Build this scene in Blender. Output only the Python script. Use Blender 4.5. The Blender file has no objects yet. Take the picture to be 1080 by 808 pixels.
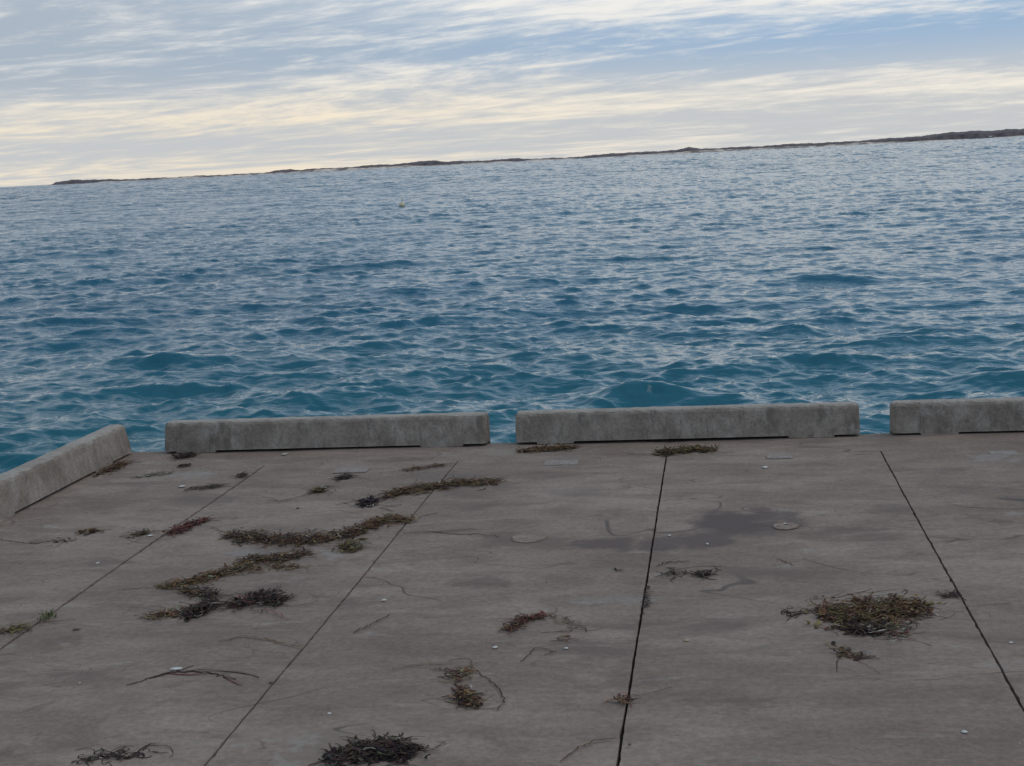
import bpy, math, random
import numpy as np
from mathutils import Vector, Matrix
random.seed(7); rng = np.random.default_rng(11)
SC = bpy.context.scene; COL = SC.collection
F = 1600.0; H = 1.7; SEA = -2.3      # focal length in photo pixels, eye height over the deck, sea level under the deck
# ---------------------------------------------------------------- camera frame (from horizon and joint vanishing point)
def nrm(v): return v/np.linalg.norm(v)
UP = nrm(np.array([-.05, 1, 234/F])); YA = np.array([214/F, 244/F, -1.]); YA = nrm(YA-UP*(YA@UP)); XA = np.cross(YA, UP)
def P(px, py, h=H):
    """ground point (x, y) that the photo shows at a pixel"""
    r = np.array([(px-540)/F, (404-py)/F, -1.]); w = np.array([r@XA, r@YA, r@UP])
    return w[:2]*(-h/w[2])
cam = bpy.data.cameras.new('camera'); cam.sensor_width = 36; cam.lens = F/1080*36; cam.clip_start = .05; cam.clip_end = 90000
co = bpy.data.objects.new('camera', cam); COL.objects.link(co); SC.camera = co
R = Matrix((XA.tolist(), YA.tolist(), UP.tolist())).to_4x4(); co.matrix_world = Matrix.Translation((0, 0, H)) @ R
# ---------------------------------------------------------------- helpers
def mesh_obj(name, verts, faces, mat, parent=None, smooth=False):
    me = bpy.data.meshes.new(name); me.from_pydata([tuple(map(float, v)) for v in verts], [], faces); me.update()
    if mat: me.materials.append(mat)
    if smooth: me.polygons.foreach_set('use_smooth', [True]*len(me.polygons))
    o = bpy.data.objects.new(name, me); COL.objects.link(o)
    if parent: o.parent = parent
    return o
def tag(o, label, cat, group=None):
    o['label'] = label; o['category'] = cat
    if group: o['group'] = group
    return o
def struct(o, kind='structure'): o['kind'] = kind; return o
def mat(name):
    m = bpy.data.materials.new(name); m.use_nodes = True; nt = m.node_tree
    return m, nt, nt.nodes['Principled BSDF']
class N:
    """small node-graph shorthand"""
    def __init__(s, nt): s.nt = nt
    def n(s, t, **k):
        nd = s.nt.nodes.new(t)
        for a, b in k.items(): setattr(nd, a, b)
        return nd
    def put(s, sock, v):
        if hasattr(v, 'is_linked') or isinstance(v, bpy.types.NodeSocket): s.nt.links.new(v, sock)
        else: sock.default_value = v
    def m(s, op, a, b=0., c=None, clamp=False):
        nd = s.n('ShaderNodeMath', operation=op, use_clamp=clamp); s.put(nd.inputs[0], a); s.put(nd.inputs[1], b)
        if c is not None: s.put(nd.inputs[2], c)
        return nd.outputs[0]
    def noise(s, vec, scale, detail=4, rough=.55, dist=0., lac=2.):
        nd = s.n('ShaderNodeTexNoise'); s.put(nd.inputs['Vector'], vec)
        nd.inputs['Scale'].default_value = scale; nd.inputs['Detail'].default_value = detail
        nd.inputs['Roughness'].default_value = rough; nd.inputs['Distortion'].default_value = dist; nd.inputs['Lacunarity'].default_value = lac
        return nd.outputs['Fac']
    def map(s, v, lo, hi, a=0., b=1., t='SMOOTHSTEP'):
        nd = s.n('ShaderNodeMapRange', interpolation_type=t); s.put(nd.inputs['Value'], v)
        for i, x in zip((1, 2, 3, 4), (lo, hi, a, b)): nd.inputs[i].default_value = x
        return nd.outputs[0]
    def mix(s, f, a, b, bt='MIX'):
        nd = s.n('ShaderNodeMix', data_type='RGBA', blend_type=bt); s.put(nd.inputs[0], f)
        for i, v in ((6, a), (7, b)): s.put(nd.inputs[i], v if not isinstance(v, tuple) else (*v, 1.)[:4])
        return nd.outputs[2]
    def xf(s, vec, loc=(0, 0, 0), sc=(1, 1, 1), rot=(0, 0, 0)):
        nd = s.n('ShaderNodeMapping'); s.put(nd.inputs[0], vec)
        nd.inputs[1].default_value = loc; nd.inputs[2].default_value = rot; nd.inputs[3].default_value = sc
        return nd.outputs[0]
    def bump(s, h, dist, strength=1., normal=None):
        nd = s.n('ShaderNodeBump'); s.put(nd.inputs['Height'], h); nd.inputs['Distance'].default_value = dist; nd.inputs['Strength'].default_value = strength
        if normal is not None: s.put(nd.inputs['Normal'], normal)
        return nd.outputs[0]
# ---------------------------------------------------------------- sky
SUN_AZ, SUN_EL = math.radians(78), math.radians(52)     # azimuth measured from +y towards +x
w = bpy.data.worlds.new('World'); SC.world = w; w.use_nodes = True; nt = w.node_tree; nt.nodes.clear(); g = N(nt)
tc = g.n('ShaderNodeTexCoord').outputs['Generated']
sep = g.n('ShaderNodeSeparateXYZ'); nt.links.new(tc, sep.inputs[0]); X, Y, Z = sep.outputs
az = g.m('ARCTAN2', X, Y)
el = g.m('MAXIMUM', Z, 0.)
wz = g.m('DIVIDE', el, g.m('ADD', el, .16))
cv = g.n('ShaderNodeCombineXYZ'); g.put(cv.inputs[0], X); g.put(cv.inputs[1], Y); g.put(cv.inputs[2], g.m('SUBTRACT', g.m('MULTIPLY', wz, 3.5), g.m('MULTIPLY', az, .45))); cv = cv.outputs[0]
warp = g.n('ShaderNodeTexNoise'); g.put(warp.inputs['Vector'], cv); warp.inputs['Scale'].default_value = 2.2; warp.inputs['Detail'].default_value = 3
wv = g.n('ShaderNodeVectorMath', operation='MULTIPLY_ADD'); g.put(wv.inputs[0], warp.outputs['Color']); wv.inputs[1].default_value = (.3, .3, .24); g.put(wv.inputs[2], cv); wv = wv.outputs[0]
n1 = g.noise(g.xf(wv, (3.1, 0, .4), (2.2, 2.2, 2.6)), 1.6, 5, .55)          # broad bands
n2 = g.noise(g.xf(wv, (0, 5, 1), (8, 8, 7)), 1.9, 7, .62)              # streaks
n3 = g.noise(g.xf(wv, (8, 1, 2), (18, 18, 12)), 1.7, 6, .65)                   # fine fibres
def blob(u0, e0, su, se, tilt=0.):
    """soft patch of the cloud deck round azimuth u0 and elevation e0"""
    du = g.m('DIVIDE', g.m('SUBTRACT', az, u0), su)
    de = g.m('DIVIDE', g.m('SUBTRACT', el, g.m('ADD', g.m('MULTIPLY', g.m('SUBTRACT', az, u0), tilt), e0)), se)
    q = g.m('ADD', g.m('MULTIPLY', du, du), g.m('MULTIPLY', de, de))
    return g.m('EXPONENT', g.m('MULTIPLY', q, -1.))
def wsum(*t):
    s = None
    for k, v in t:
        q = g.m('MULTIPLY', v, k); s = q if s is None else g.m('ADD', s, q)
    return s
bright = wsum((.27, blob(-.38, .038, .34, .010)), (.30, blob(.12, .034, .30, .0065)), (.85, blob(.06, .120, .20, .030, .03)), (-.16, blob(-.17, .078, .14, .016)),
              (.30, blob(-.2, .06, .12, .012, .09)), (-.42, blob(.17, .063, .24, .015)), (.34, blob(.06, .26, .20, .14)), (-.12, blob(-.45, .26, .25, .14)), (-.10, blob(-.44, .10, .24, .030)), (-.22, blob(-.34, .064, .24, .009, .03)), 
              (.14, blob(-.30, .008, .25, .009)), (-.26, blob(.10, .016, .25, .008)), (-.14, blob(-.25, .020, .2, .006)))
tt = g.m('ADD', g.m('ADD', g.m('MULTIPLY', g.m('SUBTRACT', n1, .5), 1.0), g.m('MULTIPLY', g.m('SUBTRACT', n2, .5), 1.5)),
         g.m('ADD', g.m('MULTIPLY', g.m('SUBTRACT', n3, .5), 1.15), g.m('ADD', bright, .29)))
lit = g.map(tt, .05, .90)
warm = g.map(el, .075, .03, 0., 1.)                                           # low cloud is warmer
warmL = g.m('MULTIPLY', warm, g.map(az, .12, -.35, .35, 1.))
shade_c = g.mix(g.map(az, -.45, .1), (.42, .49, .58), (.33, .48, .68))
shade_c = g.mix(warm, shade_c, (.60, .62, .64))
shade_c = g.mix(g.map(el, .22, .75, 0., 1.), shade_c, (.18, .30, .44))
lit_c = g.mix(warmL, (.90, .88, .84), (1.0, .87, .68))
lit_c = g.mix(g.map(el, .12, .30, 0., .9), lit_c, (.56, .71, .84))
cloud = g.mix(lit, shade_c, lit_c)
cloud = g.mix(g.map(el, .45, .75, 0., .8), cloud, (.22, .33, .45))
cloud = g.mix(g.map(el, .75, .97), cloud, (.44, .50, .56))
cloud = g.mix(g.m('MULTIPLY', blob(.03, .125, .26, .03), .55, clamp=True), cloud, (1.1, 1.07, 1.0))
sky = g.n('ShaderNodeTexSky', sky_type='NISHITA'); sky.sun_disc = False; sky.sun_elevation = SUN_EL; sky.sun_rotation = SUN_AZ
b1 = g.n('ShaderNodeBackground'); nt.links.new(sky.outputs[0], b1.inputs[0]); b1.inputs[1].default_value = .06
b2 = g.n('ShaderNodeBackground'); nt.links.new(cloud, b2.inputs[0]); b2.inputs[1].default_value = 1.
ms = g.n('ShaderNodeMixShader'); ms.inputs[0].default_value = .9; nt.links.new(b1.outputs[0], ms.inputs[1]); nt.links.new(b2.outputs[0], ms.inputs[2])
wo = g.n('ShaderNodeOutputWorld'); nt.links.new(ms.outputs[0], wo.inputs[0])
sd = bpy.data.lights.new('sun', 'SUN'); sd.energy = .6; sd.angle = math.radians(45); sd.color = (1, .86, .70)
so = bpy.data.objects.new('sun', sd); COL.objects.link(so)
dirv = Vector((math.sin(SUN_AZ)*math.cos(SUN_EL), math.cos(SUN_AZ)*math.cos(SUN_EL), math.sin(SUN_EL)))
so.rotation_euler = dirv.to_track_quat('Z', 'Y').to_euler(); so.location = (0, 0, 30)
vs = SC.view_settings; vs.view_transform = 'Standard'; vs.look = 'None'; vs.exposure = 0; vs.gamma = 1
# ---------------------------------------------------------------- sea
def ocean_tile(L, n, kp_len, wind, amp_rms, seed, spread=2, short=.0, lo=0., hi=1e9, choppy=1.):
    r = np.random.default_rng(seed); k1 = np.fft.fftfreq(n, L/n)*2*np.pi
    kx, ky = np.meshgrid(k1, k1, indexing='xy'); k = np.hypot(kx, ky); k[0, 0] = 1e-6
    kp = 2*np.pi/kp_len; cs = (kx*math.cos(wind)+ky*math.sin(wind))/k
    S = k**-3.6*np.exp(-1.1*(kp/k)**2)*(np.abs(cs)**spread+.06)*np.exp(-(k*short)**2)
    S[(k < lo) | (k > hi)] = 0; S[0, 0] = 0
    h = np.sqrt(S)*(r.normal(size=(n, n))+1j*r.normal(size=(n, n)))
    z = np.fft.ifft2(h); sc = amp_rms/z.real.std()
    dx = np.fft.ifft2(1j*kx/k*h).real*sc*choppy; dy = np.fft.ifft2(1j*ky/k*h).real*sc*choppy
    z = z.real*sc
    gx = np.gradient(dx, L/n, axis=1); gy = np.gradient(dy, L/n, axis=0); gxy = np.gradient(dx, L/n, axis=0)
    return dict(L=L, n=n, f=np.stack([dx, dy, z, (1+gx)*(1+gy)-gxy**2], -1).astype(np.float32))
def sample(t, x, y, rot=0.):
    c, s = math.cos(rot), math.sin(rot); u = (x*c+y*s)/t['L']*t['n']; v = (-x*s+y*c)/t['L']*t['n']
    i = np.floor(u).astype(int); j = np.floor(v).astype(int); fu = (u-i)[..., None]; fv = (v-j)[..., None]; n = t['n']; i %= n; j %= n; i2 = (i+1) % n; j2 = (j+1) % n
    f = t['f']; o = f[j, i]*(1-fu)*(1-fv)+f[j, i2]*fu*(1-fv)+f[j2, i]*(1-fu)*fv+f[j2, i2]*fu*fv
    d = o.copy(); d[..., 0] = o[..., 0]*c-o[..., 1]*s; d[..., 1] = o[..., 0]*s+o[..., 1]*c
    return d
Dr = [2.]; 
while Dr[-1] < 12: Dr.append(Dr[-1]+.5)
while Dr[-1] < 420:
    d = Dr[-1]; Dr.append(d+min(max(.055, .0034*d), .5))
while Dr[-1] < 40000: Dr.append(Dr[-1]*1.0+(max(.5, .0036*Dr[-1]) if Dr[-1] < 7000 else Dr[-1]*.05))
Dr = np.array(Dr)
A = np.concatenate([np.arange(-math.pi, -1.3, .03), np.arange(-1.3, -.68, .006), np.arange(-.68, .42, .0012), np.arange(.42, 1.1, .006), np.arange(1.1, math.pi-.01, .03)])
na = len(A); nr = len(Dr)
AA, DD = np.meshgrid(A, Dr); GX = np.sin(AA)*DD; GY = np.cos(AA)*DD
t1 = ocean_tile(83., 512, 4.6, math.radians(-77), .036, 1, 4, choppy=.85)
t2 = ocean_tile(29., 512, 2.2, math.radians(-100), .027, 2, 2, hi=80, choppy=.8)
t3 = ocean_tile(311., 256, 16., math.radians(-65), .05, 3, 4)
pat = sample(ocean_tile(397., 128, 60., 0., 1., 9, 0), GX, GY)[..., 2]
t4 = ocean_tile(420., 512, 19., math.radians(-77), .20, 4, 4, choppy=.85); t5 = ocean_tile(1900., 512, 75., math.radians(-76), .62, 5, 4, choppy=.85)
ss = lambda a, b: (lambda t: t*t*(3-2*t))(np.clip((DD-a)/(b-a), 0, 1))
fade = 1-ss(500, 1500); w4 = ss(220, 700)*(1-ss(2200, 4500)); w5 = ss(900, 2600)*(1-ss(6500, 9000)*.9)
s1 = sample(t1, GX, GY, .21); s2 = sample(t2, GX, GY, -.17); s3 = sample(t3, GX, GY, .05)
k2 = np.clip(1-(DD-120)/250, 0, 1)
gain = (1+.16*np.clip(pat, -1.5, 1.5))
disp = (s1[..., :3]*gain[..., None]+s2[..., :3]*k2[..., None]*gain[..., None]+s3[..., :3])*fade[..., None]
disp += sample(t4, GX, GY, .1)[..., :3]*w4[..., None]+sample(t5, GX, GY, -.1)[..., :3]*w5[..., None]
disp[DD < 11] *= .3
for px_, py_, ln_, hh_, wd_ in ((690, 418, 1.4, .21, .40), (1062, 398, 1.4, .18, .42), (40, 480, 1.4, .18, .38), (180, 386, 1.5, .18, .45), (425, 248, 2.5, .22, .8), (880, 297, 1.6, .2, .6), (120, 352, 2.2, .2, .5)):   # steeper single crests
    cx, cy = P(px_, py_, H-SEA); a_ = GX-cx; b_ = GY-cy+.06*a_+.05*a_**2/ln_**1.5
    disp[..., 2] += hh_*np.exp(-(a_/ln_)**2)*(np.exp(-(b_/wd_)**2)-.35*np.exp(-((b_+wd_*1.6)/wd_/1.3)**2))
V = np.stack([GX+disp[..., 0], GY+disp[..., 1], SEA+disp[..., 2]], -1).reshape(-1, 3)
jac = (s1[..., 3]*.75+s2[..., 3]*.25*k2+.25*(1-k2)); foam = np.clip((np.percentile(jac[(DD > 20) & (DD < 300)], .25)-jac)/.05, 0, 1)*fade*np.clip((pat+.6), 0, 1)
ii = np.arange(nr-1)[:, None]*na+np.arange(na)[None, :]; jn = np.roll(np.arange(na), -1)[None, :]+np.arange(nr-1)[:, None]*na
Fc = np.stack([ii, ii+na, jn+na, jn], -1).reshape(-1, 4)[:, ::-1]
me = bpy.data.meshes.new('water'); me.vertices.add(len(V)); me.vertices.foreach_set('co', V.astype(np.float32).ravel())
me.loops.add(Fc.size); me.loops.foreach_set('vertex_index', Fc.astype(np.int32).ravel())
me.polygons.add(len(Fc)); me.polygons.foreach_set('loop_start', np.arange(0, Fc.size, 4, dtype=np.int32))
me.update(calc_edges=True); me.polygons.foreach_set('use_smooth', np.ones(len(Fc), bool))
at = me.attributes.new('foam', 'FLOAT', 'POINT'); at.data.foreach_set('value', foam.astype(np.float32).ravel())
m, nt, bs = mat('sea_water'); g = N(nt)
oc = g.n('ShaderNodeTexCoord').outputs['Object']
big = g.noise(oc, .035, 3, .5)
body = g.mix(g.map(big, .35, .65), (.004, .098, .168), (.006, .116, .190))
sy_ = g.n('ShaderNodeSeparateXYZ'); g.put(sy_.inputs[0], oc)
body = g.mix(g.map(g.m('ADD', sy_.outputs[1], g.m('MULTIPLY', big, 30.)), 26, 60, .8, 0.), body, (.009, .132, .168))   # paler sandy shallows off the quay
fo = g.n('ShaderNodeAttribute', attribute_name='foam').outputs['Fac']
fn = g.noise(oc, 9, 5, .7)
fm = g.m('MULTIPLY', g.map(fo, .1, .8), g.map(fn, .40, .62))
g.put(bs.inputs['Base Color'], g.mix(fm, body, (.75, .80, .82)))
g.put(bs.inputs['Roughness'], g.m('ADD', g.m('MULTIPLY', fm, .6), .07)); bs.inputs['IOR'].default_value = 1.333
r1 = g.noise(g.xf(oc, sc=(.7, 1.5, 1), rot=(0, 0, .12)), 2.6, 3, .5, .3)
r2 = g.noise(g.xf(oc, sc=(.55, 1, 1), rot=(0, 0, -.15)), .55, 4, .6, .3)
cd = g.n('ShaderNodeNewGeometry').outputs['Position']; ln = g.n('ShaderNodeVectorMath', operation='LENGTH'); nt.links.new(cd, ln.inputs[0])
far = g.map(ln.outputs['Value'], 60, 420, 0., 1.)
nb = g.bump(g.m('ADD', r1, g.m('MULTIPLY', r2, 1.2)), .042)
def facets(scale, amp, rot):
    """unresolved ripples: facet slopes carried straight by the normal"""
    nz = g.n('ShaderNodeTexNoise'); g.put(nz.inputs['Vector'], g.xf(oc, sc=(.4, 1, 1), rot=(0, 0, rot))); nz.inputs['Scale'].default_value = scale; nz.inputs['Detail'].default_value = 5; nz.inputs['Roughness'].default_value = .72
    a = g.n('ShaderNodeVectorMath', operation='SUBTRACT'); g.put(a.inputs[0], nz.outputs['Color']); a.inputs[1].default_value = (.5, .5, .5)
    b = g.n('ShaderNodeVectorMath', operation='MULTIPLY'); g.put(b.inputs[0], a.outputs[0]); b.inputs[1].default_value = (amp*.7, amp, 0)
    return b.outputs[0]
fa = g.n('ShaderNodeVectorMath', operation='ADD'); g.put(fa.inputs[0], facets(.32, 1.5, .1)); g.put(fa.inputs[1], facets(2.1, 1.3, -.3))
fs_ = g.n('ShaderNodeVectorMath', operation='SCALE'); g.put(fs_.inputs[0], fa.outputs[0]); g.put(fs_.inputs['Scale'], g.m('ADD', g.m('MULTIPLY', far, 1.05), .05))
fadd = g.n('ShaderNodeVectorMath', operation='ADD'); g.put(fadd.inputs[0], fs_.outputs[0]); g.put(fadd.inputs[1], nb)
fnm = g.n('ShaderNodeVectorMath', operation='NORMALIZE'); g.put(fnm.inputs[0], fadd.outputs[0])
g.put(bs.inputs['Normal'], fnm.outputs[0])
me.materials.append(m); wat = bpy.data.objects.new('water', me); COL.objects.link(wat); struct(wat)
# ---------------------------------------------------------------- far shore
prof = [(28, 0), (36, 3.8), (56, 5.8), (85, 4.8), (110, 3.3), (160, 2.8), (200, 3.0), (250, 2.6), (278, 3.2), (288, 5.2), (302, 5.4), (312, 4.2), (326, 5.2), (345, 4.2),
        (365, 4.6), (392, 5.8), (420, 5.6), (440, 7.0), (458, 8.4), (470, 5.6), (500, 4.6), (530, 4.6), (548, 5.2), (565, 3.4), (600, 2.8), (630, 4.2), (650, 5.6), (690, 5.0),
        (715, 6.0), (728, 8.2), (740, 5.6), (770, 5.4), (800, 5.2), (840, 6.2), (870, 5.2), (910, 6.0), (945, 7.4), (965, 7.6), (990, 11.0), (1018, 10.6), (1030, 9.4), (1045, 11.4),
        (1058, 10.0), (1075, 12.5), (1100, 14), (1150, 12), (1220, 15), (1300, 10), (1400, 12), (1500, 7), (1600, 0)]
DL = 5000.
def azpx(px): return math.atan((px-754)/F)
def strip(name, rows_fn, mt, px0, px1, step=1.2):
    vs_, fs = [], []; xs = np.arange(px0, px1, step); k = None
    for a, px in enumerate(xs):
        rows = rows_fn(px); k = len(rows)
        for d, z in rows:
            t = azpx(px); vs_.append((math.sin(t)*d, math.cos(t)*d, SEA+z))
        if a:
            for r in range(k-1): fs.append([(a-1)*k+r, a*k+r, a*k+r+1, (a-1)*k+r+1])
    return struct(mesh_obj(name, vs_, fs, mt, smooth=False))
pxs, pzs = np.array(prof).T
def bn(x, s): return sum(math.sin(x*f_+s*p)*a for f_, p, a in ((.13, 1, .5), (.31, 2.3, .35), (.71, .7, .3), (1.7, 3.1, .2)))
def hill_rows(px):
    h = float(np.interp(px, pxs, pzs)); e = min(1, max(0, h/3)); dd = DL+60*bn(px*.3, 2)
    ht = (h*.82+.5*e*bn(px, 1))*DL/F
    ht = max(ht, .05)
    return [(dd-30, -1.5), (dd, min(3.4, ht*.45)), (dd+45, min(4.2, ht*.55)), (dd+70, ht*.62), (dd+150, ht*(.80+.08*bn(px, 4))), (dd+280, ht*(.93+.05*bn(px, 6))), (dd+380, ht), (dd+560, ht*.7), (dd+800, -1.)]
m, nt, bs = mat('coastal_scrub'); g = N(nt); oc = g.n('ShaderNodeTexCoord').outputs['Object']
nn = g.noise(oc, .03, 5, .65)
g.put(bs.inputs['Base Color'], g.mix(g.map(nn, .35, .65), (.085, .072, .085), (.17, .135, .14))); bs.inputs['Roughness'].default_value = 1
strip('hills', hill_rows, m, 28, 1600)
m, nt, bs = mat('beach_sand'); g = N(nt); oc = g.n('ShaderNodeTexCoord').outputs['Object']
nn = g.noise(oc, .012, 3, .6)
g.put(bs.inputs['Base Color'], g.mix(g.map(nn, .40, .6), (.22, .18, .16), (.78, .66, .56))); bs.inputs['Roughness'].default_value = 1
def beach_rows(px):
    dd = DL+60*bn(px*.3, 2)-42; w_ = max(0.3, 1.15+.8*bn(px*.11, 9))
    return [(dd-25, -.6), (dd, 1.4*w_), (dd+20, 3.4*w_), (dd+40, 4.6*w_), (dd+60, -1)]
strip('beach', beach_rows, m, 80, 1590)
# small white buildings on the far shore
m_white, nt, bs = mat('white_render'); g = N(nt); oc = g.n('ShaderNodeTexCoord').outputs['Object']
g.put(bs.inputs['Base Color'], g.mix(g.noise(oc, .4, 3), (.72, .72, .70), (.82, .82, .80)))
m_roof, nt, bs = mat('pale_roof'); g = N(nt); oc = g.n('ShaderNodeTexCoord').outputs['Object']
g.put(bs.inputs['Base Color'], g.mix(g.noise(oc, .6, 3), (.40, .39, .38), (.55, .54, .52)))
m_win, nt, bs = mat('dark_window'); g = N(nt); oc = g.n('ShaderNodeTexCoord').outputs['Object']
g.put(bs.inputs['Base Color'], g.mix(g.noise(oc, .5, 2), (.03, .035, .04), (.06, .065, .07))); bs.inputs['Roughness'].default_value = .2
def box_vf(x0, x1, y0, y1, z0, z1):
    v = [(x, y, z) for z in (z0, z1) for y in (y0, y1) for x in (x0, x1)]
    return v, [(0, 2, 3, 1), (4, 5, 7, 6), (0, 1, 5, 4), (1, 3, 7, 5), (3, 2, 6, 7), (2, 0, 4, 6)]
def building(px, w_, d_, h_, label):
    t = azpx(px); dist = DL-20; rt = bpy.data.objects.new('shore_building', None); COL.objects.link(rt)
    rt.location = (math.sin(t)*dist, math.cos(t)*dist, SEA+2.5); rt.rotation_euler = (0, 0, -t); tag(rt, label, 'building', 'white buildings on the far shore')
    v, f_ = box_vf(-w_/2, w_/2, -d_/2, d_/2, -2, h_); n = len(v); v += [(-w_/2, 0, h_+w_*.18), (w_/2, 0, h_+w_*.18)]
    f_ += [(4, 8, 6), (5, 7, 9)]; mesh_obj('wall', v, f_, m_white, rt)
    o = .5; e = w_*.18
    v = [(-w_/2-o, -d_/2-o, h_-.05), (w_/2+o, -d_/2-o, h_-.05), (w_/2+o, 0, h_+e+.15), (-w_/2-o, 0, h_+e+.15), (-w_/2-o, d_/2+o, h_-.05), (w_/2+o, d_/2+o, h_-.05)]
    v += [(a, b, c+.3) for a, b, c in v]
    mesh_obj('roof', v, [(0, 3, 2, 1), (3, 4, 5, 2), (6, 7, 8, 9), (9, 8, 11, 10), (0, 1, 7, 6), (4, 10, 11, 5), (0, 6, 9, 3), (3, 9, 10, 4), (1, 2, 8, 7), (2, 5, 11, 8)], m_roof, rt)
    for k in (-.25, .2):
        v, f_ = box_vf(w_*k-1, w_*k+1, -d_/2-.08, -d_/2+.1, h_*.35, h_*.7); mesh_obj('window', v, f_, m_win, rt)
building(1067.5, 8.5, 6, 9.0, 'taller pale white building on the far shore near the right edge')
building(1029.5, 9, 6, 3.5, 'low white building on the far shore under the dark hills')
# pale marker buoy
m_buoy, nt, bs = mat('buoy_yellow'); g = N(nt); oc = g.n('ShaderNodeTexCoord').outputs['Object']
g.put(bs.inputs['Base Color'], g.mix(g.noise(oc, 4, 4), (.75, .62, .34), (.62, .54, .38))); bs.inputs['Roughness'].default_value = .5
def lathe(name, pr, mt, parent, seg=20):
    v, f_ = [], []
    for r, z in pr:
        for k in range(seg): v.append((r*math.cos(2*math.pi*k/seg), r*math.sin(2*math.pi*k/seg), z))
    for a in range(len(pr)-1):
        for k in range(seg): f_.append((a*seg+k, a*seg+(k+1) % seg, (a+1)*seg+(k+1) % seg, (a+1)*seg+k))
    f_.append(tuple(range(seg))[::-1]); f_.append(tuple((len(pr)-1)*seg+k for k in range(seg)))
    return mesh_obj(name, v, f_, mt, parent, smooth=True)
bp = P(424, 218, H-SEA)
rt = bpy.data.objects.new('marker_buoy', None); COL.objects.link(rt); rt.location = (bp[0], bp[1], SEA+.12); tag(rt, 'small pale yellow marker buoy afloat on the open sea', 'buoy'); rt.rotation_euler = (.06, .1, 0); rt.scale = (.8, .8, .8)

lathe('float', [(.05, -.35), (.32, -.2), (.42, 0), (.38, .18), (.22, .3), (.1, .42)], m_buoy, rt)
lathe('mast', [(.05, .42), (.04, .6), (.03, .75)], m_buoy, rt, 10)
lathe('topmark', [(.03, .75), (.10, .8), (.11, .92), (.03, 1.0)], m_buoy, rt, 10)
# ---------------------------------------------------------------- concrete deck of the quay
m_deck, nt, bs = mat('worn_concrete'); g = N(nt); oc = g.n('ShaderNodeTexCoord').outputs['Object']
dw = g.n('ShaderNodeTexNoise'); g.put(dw.inputs['Vector'], oc); dw.inputs['Scale'].default_value = 2.5; dw.inputs['Detail'].default_value = 8; dw.inputs['Roughness'].default_value = .62
dwv = g.n('ShaderNodeVectorMath', operation='MULTIPLY_ADD'); g.put(dwv.inputs[0], dw.outputs['Color']); dwv.inputs[1].default_value = (.75, 1.0, 0); dwv.inputs[2].default_value = (0, 0, 0)
off = g.n('ShaderNodeVectorMath', operation='ADD'); g.put(off.inputs[0], dwv.outputs[0]); off.inputs[1].default_value = (-.375, -.5, 0)
ww = g.n('ShaderNodeVectorMath', operation='ADD'); g.put(ww.inputs[0], oc); g.put(ww.inputs[1], off.outputs[0]); WW = ww.outputs[0]
a1 = g.noise(oc, .9, 5, .6); a2 = g.noise(g.xf(oc, sc=(1, 2.2, 1), rot=(0, 0, .12)), 2.6, 6, .62, .5); a3 = g.noise(oc, 38, 6, .75); a4 = g.noise(oc, 150, 3, .7)
col = g.mix(g.map(a1, .3, .7), (.240, .182, .149), (.350, .275, .229))
col = g.mix(g.map(a2, .36, .70, 0., .7), col, (.190, .142, .118))
a5 = g.noise(g.xf(oc, (4, 7, 0), (1, 2.6, 1)), 3.1, 7, .68, .6)
col = g.mix(g.map(a5, .54, .70, 0., .6), col, (.36, .31, .28))
spk = g.map(a3, .38, .62, .84, 1.14, 'LINEAR'); col = g.mix(1., col, spk, 'MULTIPLY') if False else col
sp = g.n('ShaderNodeVectorMath', operation='SCALE'); g.put(sp.inputs[0], col); g.put(sp.inputs['Scale'], g.m('MULTIPLY', spk, g.map(a4, .3, .7, .92, 1.08, 'LINEAR'))); col = sp.outputs[0]
grit = g.noise(oc, 75, 2, .5); gsel = g.noise(oc, 2.2, 3, .6)
col = g.mix(g.m('MULTIPLY', g.map(grit, .70, .76, 0., .8), g.map(gsel, .45, .65, .15, 1.)), col, (.075, .055, .045))
col = g.mix(g.m('MULTIPLY', g.map(g.noise(g.xf(oc, (3, 3, 3)), 60, 2, .5), .72, .78, 0., .7), g.map(gsel, .6, .4, .2, 1.)), col, (.46, .42, .38))
bl = g.noise(g.xf(oc, (11, 2, 0), (1, 1.9, 1), (0, 0, -.2)), 1.15, 7, .7, .4)
col = g.mix(g.map(bl, .53, .66, 0., .7), col, (.165, .126, .112))
def stain(px, py, rx, ry, c, k, rot=0., soft=.5):
    """a stain on the slab: an ellipse of the ground, its outline broken by noise"""
    global col
    p = P(px, py); xr = abs(P(px+rx, py)[0]-p[0]); yr = abs(P(px, py-ry)[1]-P(px, py+ry)[1])/2
    mp = g.n('ShaderNodeMapping', vector_type='TEXTURE'); g.put(mp.inputs[0], WW); mp.inputs[1].default_value = (p[0], p[1], 0); mp.inputs[2].default_value = (0, 0, rot); mp.inputs[3].default_value = (xr, yr, 1)
    sx = g.n('ShaderNodeSeparateXYZ'); g.put(sx.inputs[0], mp.outputs[0])
    q = g.m('SQRT', g.m('ADD', g.m('MULTIPLY', sx.outputs[0], sx.outputs[0]), g.m('MULTIPLY', sx.outputs[1], sx.outputs[1])))
    col = g.mix(g.map(q, 1.15, soft, 0., k), col, c)
DK = (.120, .093, .086)
stain(778, 552, 56, 19, DK, .95, .5); stain(728, 568, 50, 13, DK, .8); stain(810, 540, 22, 9, DK, .7); stain(640, 569, 42, 11, DK, .8)
stain(935, 533, 28, 8, DK, .4); stain(900, 551, 45, 5, DK, .45); stain(505, 612, 38, 9, DK, .5, .4); stain(60, 680, 30, 8, DK, .35); stain(25, 750, 16, 6, DK, .4); stain(38, 781, 18, 5, DK, .45)
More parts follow.
